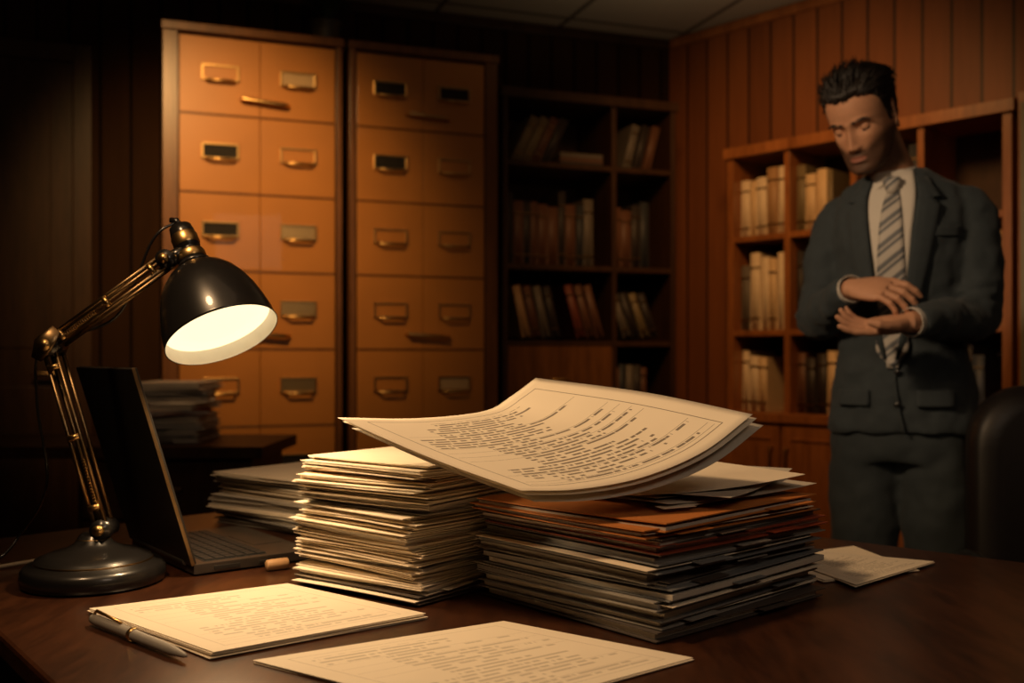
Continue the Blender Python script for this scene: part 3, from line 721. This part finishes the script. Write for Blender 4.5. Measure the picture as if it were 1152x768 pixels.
mb.loft([[(x-.005, y+fy(0, 1.5)-.022, z) for x, y, z in sring(w, d, d, z0, n=20)] for w, d, z0 in ((.010, .009, 1.472), (.016, .012, 1.486), (.022, .014, 1.502), (.022, .013, 1.510), (.016, .009, 1.515))], 'tie')
mb.obj('tie', man)
for s_ in (-1, 1):
    mb = MB(); L1 = [(1.515, .050, .078), (1.49, .056, .092), (1.462, .060, .112), (1.458, .060, .092), (1.44, .058, .110), (1.38, .052, .102), (1.30, .044, .088), (1.20, .032, .064), (1.12, .022, .040), (1.06, .010, .018)]
    top = []; bot = []; uv = []; nx = 5
    for j, (z, a, b2) in enumerate(L1):
        for i in range(nx+1):
            x = s_*(a+(b2-a)*i/nx)-.004; y = fy(x, z)-.010-(.004 if i < 4 else 0)
            top.append((x, y-.005, z)); bot.append((x, y+.010, z)); uv.append((0, 0))
    mb.grid2(top, bot, nx, len(L1)-1, 'suit', uv); mb.sm = [True]*len(mb.sm); mb.obj('lapel', man)
mb = MB()
mb.tube([(.004+.0006*k*k*.4, fy(.004+.0006*k*k*.4, 1.06-.018*k)-.008, 1.06-.018*k) for k in range(11)], .0035, 'suit', n=8)
for s_ in (-1, 1):
    strip(mb, [(.985, s_*.055, s_*.135), (.965, s_*.055, s_*.137), (.945, s_*.056, s_*.137)], 'suit', .008, .004, 8)
strip(mb, [(1.385, .088, .150), (1.37, .088, .150), (1.362, .088, .150)], 'suit', .008, .003, 6)
for z in (1.03, .95): mb.sphere((.012, fy(.012, z)-.012, z), .008, 'black', n=8, sc=(1, .4, 1))
mb.obj('jacket_details', man)

# head (local: faces -Y)
HP = Matrix.Translation((-.072, -.120, 1.664)) @ Matrix.Rotation(R(-14), 4, 'Z') @ Matrix.Rotation(R(28), 4, 'X') @ Matrix.Rotation(R(-5), 4, 'Y')
HR = [(-.119, -.072, -.030, .016), (-.113, -.088, -.01, .034), (-.100, -.094, .012, .046), (-.085, -.092, .03, .054), (-.068, -.091, .046, .060), (-.048, -.090, .066, .065),
      (-.025, -.089, .084, .069), (0, -.088, .094, .072), (.022, -.092, .100, .0745), (.048, -.092, .102, .076), (.072, -.084, .097, .073), (.093, -.065, .083, .062), (.108, -.038, .058, .044), (.117, -.008, .024, .017)]
def headgrid(n=160):
    G_ = []
    for z, f, b2, w in crow(HR, 9):
        cy = (f+b2)/2+(b2-f)*.02
        ring = []
        for k in range(n):
            t = 2*math.pi*k/n; c, s_ = math.cos(t), math.sin(t); e = 2.25
            x = w*math.copysign(abs(c)**(2/e), c)
            y = cy+((b2-cy) if s_ > 0 else (cy-f))*math.copysign(abs(s_)**(2/e), s_)
            ring.append([x, y, z])
        G_.append(ring)
    return G_
def gs(x, m_, s_): return math.exp(-((x-m_)/s_)**2)
def face(p):
    x, y, z = p
    if y > .0: return p
    k = min(1, -y/.05); axx = abs(x); d = 0
    if -.056 < z < .022:
        t = max(0, min(1, (.018-z)/.058)); amp = .004+.020*t**1.2
        if z < -.040: amp *= max(0, (z+.056)/.016)**.6
        d -= amp*gs(x, 0, .0062+.0055*t)
    d -= .009*gs(axx, .0125, .006)*gs(z, -.043, .0065)
    d += .010*gs(axx, .031, .016)*gs(z, .002, .0105)
    d += .004*gs(axx, .016, .006)*gs(z, .003, .010)
    d -= .0055*gs(axx, .030, .020)*gs(z, .021, .007)
    d -= .005*gs(axx, .046, .016)*gs(z, -.022, .014)
    d += .006*gs(axx, .045, .012)*gs(z, -.060, .016)
    d -= .0045*gs(x, 0, .019)*gs(z, -.0655, .0042)
    d -= .0058*gs(x, 0, .017)*gs(z, -.0775, .005)
    d += .0035*gs(x, 0, .022)*gs(z, -.0712, .0018)
    d += .004*gs(x, 0, .018)*gs(z, -.087, .005)
    d -= .007*gs(x, 0, .018)*gs(z, -.103, .010)
    return [x, y+d*k, z]
G_ = headgrid()
hb = MB(); hb.loft([[tuple(face(p)) for p in r] for r in G_], 'skin')
HI = HP.inverted()
cr_ = crow([(0, -.005, 1.44, .060), (-.014, -.025, 1.52, .057), (-.035, -.060, 1.585, .055), (-.055, -.085, 1.64, .055)], 5)
hb.tube([HI @ Vector(c[:3]) for c in cr_], [c[3] for c in cr_], 'skin', n=28)
for s_ in (-1, 1):
    ET = Matrix.Translation((s_*.075, .012, -.008)) @ Matrix.Rotation(s_*R(22), 4, 'Z') @ Matrix.Rotation(R(-8), 4, 'X')
    lp = [(0, .012*math.sin(a)+.003, .031*math.cos(a)*(1 if math.cos(a) > 0 else .95)) for a in [2*math.pi*k/20 for k in range(21)]]
    hb.tube(lp, [.0045]*21, 'skin', ET, n=8); hb.sphere((0, 0, 0), .02, 'skin', ET, 10, (.22, .6, 1.3))
remesh(hb.obj('head', man, HP), .0025, 2)
fb = MB(); rb = random.Random(8)
for s_ in (-1, 1):
    c = Vector((s_*.031, -.0670, .001))
    fb.sphere(c, .0122, 'eyewhite', n=12)
    fb.sphere(c+Vector((0, -.0068, -.0065)), .0062, 'shoe', n=10)
    T_ = Matrix.Translation(c) @ Matrix.Rotation(R(32), 4, 'X')
    rg = []
    for i in range(9):
        a = R(5+90*i/8); rg.append([(.0140*math.sin(a)*math.cos(2*math.pi*j/24), .0134*math.sin(a)*math.sin(2*math.pi*j/24), .0134*math.cos(a)) for j in range(24)])
    fb.loft(rg, 'skin', T_)
    T2 = Matrix.Translation(c) @ Matrix.Rotation(R(206), 4, 'X'); fb.loft(rg[:7], 'skin', T2)
    fb.tube([T_ @ Vector((.0143*math.cos(a), .0137*math.sin(a), -.0008)) for a in [R(200+14*k) for k in range(11)]], .0010, 'hair', n=6)
    ys = lambda x: -.0930+abs(x)**2*5.2
    for q in range(110):     # eyebrow hairs
        x = rb.uniform(.011, .052); zc = float(np.interp(x, [.011, .022, .033, .044, .053], [.0175, .0205, .0230, .0215, .0155]))
        th_ = float(np.interp(x, [.011, .02, .04, .053], [.0028, .0034, .0024, .0008])); z = zc+rb.uniform(-th_, th_)
        a = Vector((s_*x, ys(x)-.001, z)); d = Vector((s_*.0055, .0006, .0016+rb.uniform(-.001, .001)))
        fb.tube([a, a+d*.5+Vector((0, -.0008, 0)), a+d], [.0007, .0007, .0002], 'hair', n=4)
fb.obj('eyes_and_brows', man, HP)
def zline(ph):
    xs = [0, .5, .8, 1.05, 1.2, 1.38, 1.5, 1.62, 1.9, 2.15, 2.5, 3.15]; zs = [.066, .071, .066, .048, .015, -.022, -.026, .022, .024, -.02, -.055, -.065]
    return float(np.interp(ph, xs, zs))
hm = MB(); rg = []
for r in headgrid(260):
    rr_ = []
    for x, y, z in r:
        ph = math.atan2(abs(x), -y); v = Vector((x, y-.005, z*.9)).normalized()
        k = max(0, min(1, (z-zline(ph))/.016+.1)); k = k*k*(3-2*k)
        T_ = .004+.013*max(0, min(1, (z-.045)/.05))
        st = .0007*math.sin(x*900+30*y+3*math.sin(z*60))+.0006*math.sin(x*1500+z*230+y*190)
        off = k*(T_+st*(.5+k))-(1-k)*.024
        rr_.append(tuple(Vector((x, y, z))+v*off))
    rg.append(rr_)
hm.loft(rg, 'hair')
rnd = random.Random(2)
flat_pts = [p for r in headgrid(90) for p in r]
cand = []
for x, y, z in flat_pts:
    ph = math.atan2(abs(x), -y); h = z-zline(ph)
    if h > .003: cand.append((x, y, z, h, ph))
for i in range(1700):
    x, y, z, h, ph = rnd.choice(cand)
    nrm = Vector((x, y-.005, z*.9)).normalized(); topf = max(0, min(1, (z-.045)/.045)); front = max(0, 1-ph/1.2)*topf
    if topf < .15 and rnd.random() < .4: continue
    Ln = .010+.038*topf+.012*front+rnd.uniform(-.004, .008)
    lift = .18+.34*topf+.50*front
    back = Vector((.25*math.sin(i*.7)+x*2, 1.0, -.15 if topf > .3 else -.9))
    back = back-nrm*back.dot(nrm); back.normalize()
    p0 = Vector((x, y, z))+nrm*.002; d = (back*(1-lift*.6)+nrm*lift).normalized()
    pts = [p0]
    for q in range(5):
        d = (d+back*.22-nrm*.10*q*.5+Vector((rnd.uniform(-.12, .12), rnd.uniform(-.1, .1), rnd.uniform(-.08, .08)))).normalized()
        pts.append(pts[-1]+d*Ln/5)
    r0 = rnd.uniform(.0010, .0022)*(.6+.6*topf)
    hm.tube(pts, [r0*1.1, r0*1.2, r0*1.1, r0*.9, r0*.6, r0*.15], 'hair', n=5)
hm.obj('hair', man, HP)
mb = MB(); rgc = []
for w, z, dx, dy in ((.064, 1.495, -.010, -.020), (.0635, 1.52, -.013, -.026), (.061, 1.548, -.018, -.034), (.0585, 1.552, -.018, -.034), (.059, 1.495, -.010, -.020)):
    rgc.append([(dx+w*math.cos(2*math.pi*k/36), dy+w*1.02*math.sin(2*math.pi*k/36), z+.016*math.sin(2*math.pi*k/36)) for k in range(36)])
mb.loft(rgc, 'shirt', cap=False)
for s_ in (-1, 1):
    n0 = Vector((-.013, -.094, 1.530)); pts = [n0+Vector((s_*.003, 0, 0)), n0+Vector((s_*.030, .012, .008)), n0+Vector((s_*.056, .045, .018)), n0+Vector((s_*.060, .040, -.018)), n0+Vector((s_*.040, -.008, -.052)), n0+Vector((s_*.014, -.014, -.032))]
    q = Vector((0, -.006, 0)); mb.add([p for p in pts]+[p+q for p in pts], [(0, 1, 2, 3, 4, 5), (11, 10, 9, 8, 7, 6)]+[(i, (i+1) % 6, 6+(i+1) % 6, 6+i) for i in range(6)], 'shirt')
mb.obj('shirt_collar', man)

def hand(name, E, W_, direc, dorsal, sgn, curls):
    fd = (W_-E).normalized(); wrist = W_+fd*.014
    Xa = Vector(direc).normalized(); Za = Vector(dorsal); Za = (Za-Xa*Za.dot(Xa)).normalized(); Ya = Za.cross(Xa)
    T_ = Matrix(((Xa.x, Ya.x, Za.x, wrist.x), (Xa.y, Ya.y, Za.y, wrist.y), (Xa.z, Ya.z, Za.z, wrist.z), (0, 0, 0, 1))); TI = T_.inverted()
    mb = MB()
    sec = crow([(-.012, .026, .021, 0), (0, .027, .021, 0), (.015, .034, .020, 0), (.045, .043, .019, .002), (.075, .044, .0155, .001), (.092, .038, .011, 0)], 4)
    mb.loft([[(x, cy*sgn+w*math.cos(2*math.pi*k/24), h*math.sin(2*math.pi*k/24)) for k in range(24)] for x, w, h, cy in sec], 'hand')
    mb.tube([TI @ (wrist-fd*.06), TI @ (wrist-fd*.02), TI @ (wrist+fd*.004)], [.028, .0265, .024], 'hand', n=20)
    for (yo, Lf_, r0, spr), cu in zip(((.032, .074, .0096, .10), (.0108, .082, .0100, .03), (-.0108, .077, .0096, -.04), (-.031, .062, .0084, -.12)), curls):
        p = Vector((.06, yo*sgn, .001)); pts = [p, Vector((.088, (yo*1.02)*sgn, .001))]; a = 0; rad = [r0*1.0, r0*1.06]
        for li, fr_ in enumerate((.44, .31, .25)):
            a += cu[li]; q = pts[-1]; d = Vector((math.cos(a)*math.cos(spr), math.sin(spr)*sgn, -math.sin(a)))
            pts.append(q+d*Lf_*fr_*.5); rad.append(r0*(.93-.08*li)); pts.append(q+d*Lf_*fr_); rad.append(r0*(1.0-.11*li))
        rad[-1] *= .75
        mb.tube(pts, rad, 'hand', n=12, up=(0, 1, 0)); mb.sphere(pts[-1], rad[-1]*1.02, 'hand', n=8)
    th = [(.012, .018, -.004, .014), (.034, .040, -.010, .0145), (.056, .056, -.018, .0115), (.074, .062, -.026, .0112), (.092, .060, -.032, .0078)]
    mb.tube([(a, b2*sgn, c) for a, b2, c, r_ in th], [t[3] for t in th], 'hand', n=12); mb.sphere((.092, .060*sgn, -.032), .0078, 'hand', n=8)
    remesh(mb.obj(name, man, T_), .0022, 3)
    cm = MB()
    for r_ in (.0345, .0325): cm.tube([W_-fd*.03, W_-fd*.005, W_+fd*.010], [r_]*3, 'shirt', n=28, cap=False)
    cm.tube([W_+fd*.0095, W_+fd*.0102], [.0345, .0325], 'shirt', n=28, cap=False)
    cm.obj('shirt_cuff', man)
hand('right_hand', RE, RW, (.93, -.34, -.10), (-.05, -.62, .78), 1, [(.35, .45, .3), (.40, .5, .3), (.45, .55, .35), (.5, .6, .4)])
hand('left_hand', LE, LW, (-.94, -.27, -.10), (-.05, .35, -.9), -1, [(.15, .25, .2), (.25, .35, .25), (.35, .4, .3), (.4, .45, .3)])

# ------------------------------------------------------------------ lights
def light(name, kind, loc, tgt, e, col, size=.2, spot=None, blend=.6, sy=None):
    l = bpy.data.lights.new(name, kind); l.energy = e; l.color = col
    if kind == 'AREA':
        l.size = size
        if sy: l.shape = 'RECTANGLE'; l.size_y = sy
    else: l.shadow_soft_size = size
    if kind == 'SPOT': l.spot_size = R(spot); l.spot_blend = blend
    o = bpy.data.objects.new(name, l); sc.collection.objects.link(o); o.location = loc
    o.rotation_euler = (Vector(tgt)-Vector(loc)).to_track_quat('-Z', 'Y').to_euler(); return o
bl = oc+ax*.005
light('lamp_bulb', 'SPOT', bl, bl+ax, 6.5, (1, .66, .34), .03, 165, .3)
light('cabinet_light', 'SPOT', (-.95, 2.3, 2.45), (-1.08, 3.78, 1.62), 118, (1, .56, .20), .12, 58, 1.0)
light('side_desk_fill', 'SPOT', (-.75, 2.6, 2.2), (-1.08, 3.15, .95), 10, (1, .62, .32), .08, 30, .9)  # added spot with no fixture, brightens the papers on the side desk
light('desk_light', 'SPOT', (-.65, .70, 2.3), (.06, 1.40, .85), 66, (1, .62, .31), .12, 62, .9)
light('front_fill', 'AREA', (.75, .05, 1.95), (.15, 1.25, .85), 3.0, (1, .74, .52), .5)
light('man_light', 'SPOT', (-.75, 1.35, 2.05), (.93, 2.5, 1.35), 84, (1, .68, .40), .09, 36, .9)
light('shelf_light', 'SPOT', (.55, 2.9, 2.5), (1.15, 4.1, 1.55), 66, (1, .50, .17), .2, 90, .9)
light('ceiling_bounce_fill', 'SPOT', (.75, 3.6, 1.9), (.75, 3.7, 2.6), 5.5, (1, .78, .50), .2, 150, 1)  # added upward spot without a fixture, imitates bounce light on the ceiling
light('room_fill', 'AREA', (.2, 1.2, 2.58), (.2, 1.6, 0), 3, (1, .62, .34), 1.6)
w = bpy.data.worlds.new('world'); sc.world = w; w.use_nodes = True
w.node_tree.nodes['Background'].inputs[0].default_value = (.55, .38, .24, 1); w.node_tree.nodes['Background'].inputs[1].default_value = .008

# ------------------------------------------------------------------ camera
cd = bpy.data.cameras.new('camera'); cam = bpy.data.objects.new('camera', cd); sc.collection.objects.link(cam)
cam.location = (0, 0, 1.07); cam.rotation_euler = (R(90), 0, 0); cd.lens = 35; cd.sensor_width = 36; cd.shift_y = 16/1152
cd.clip_start = .02; cd.dof.use_dof = True; cd.dof.focus_distance = 1.25; cd.dof.aperture_fstop = 4.0
sc.camera = cam
sc.view_settings.view_transform = 'Standard'
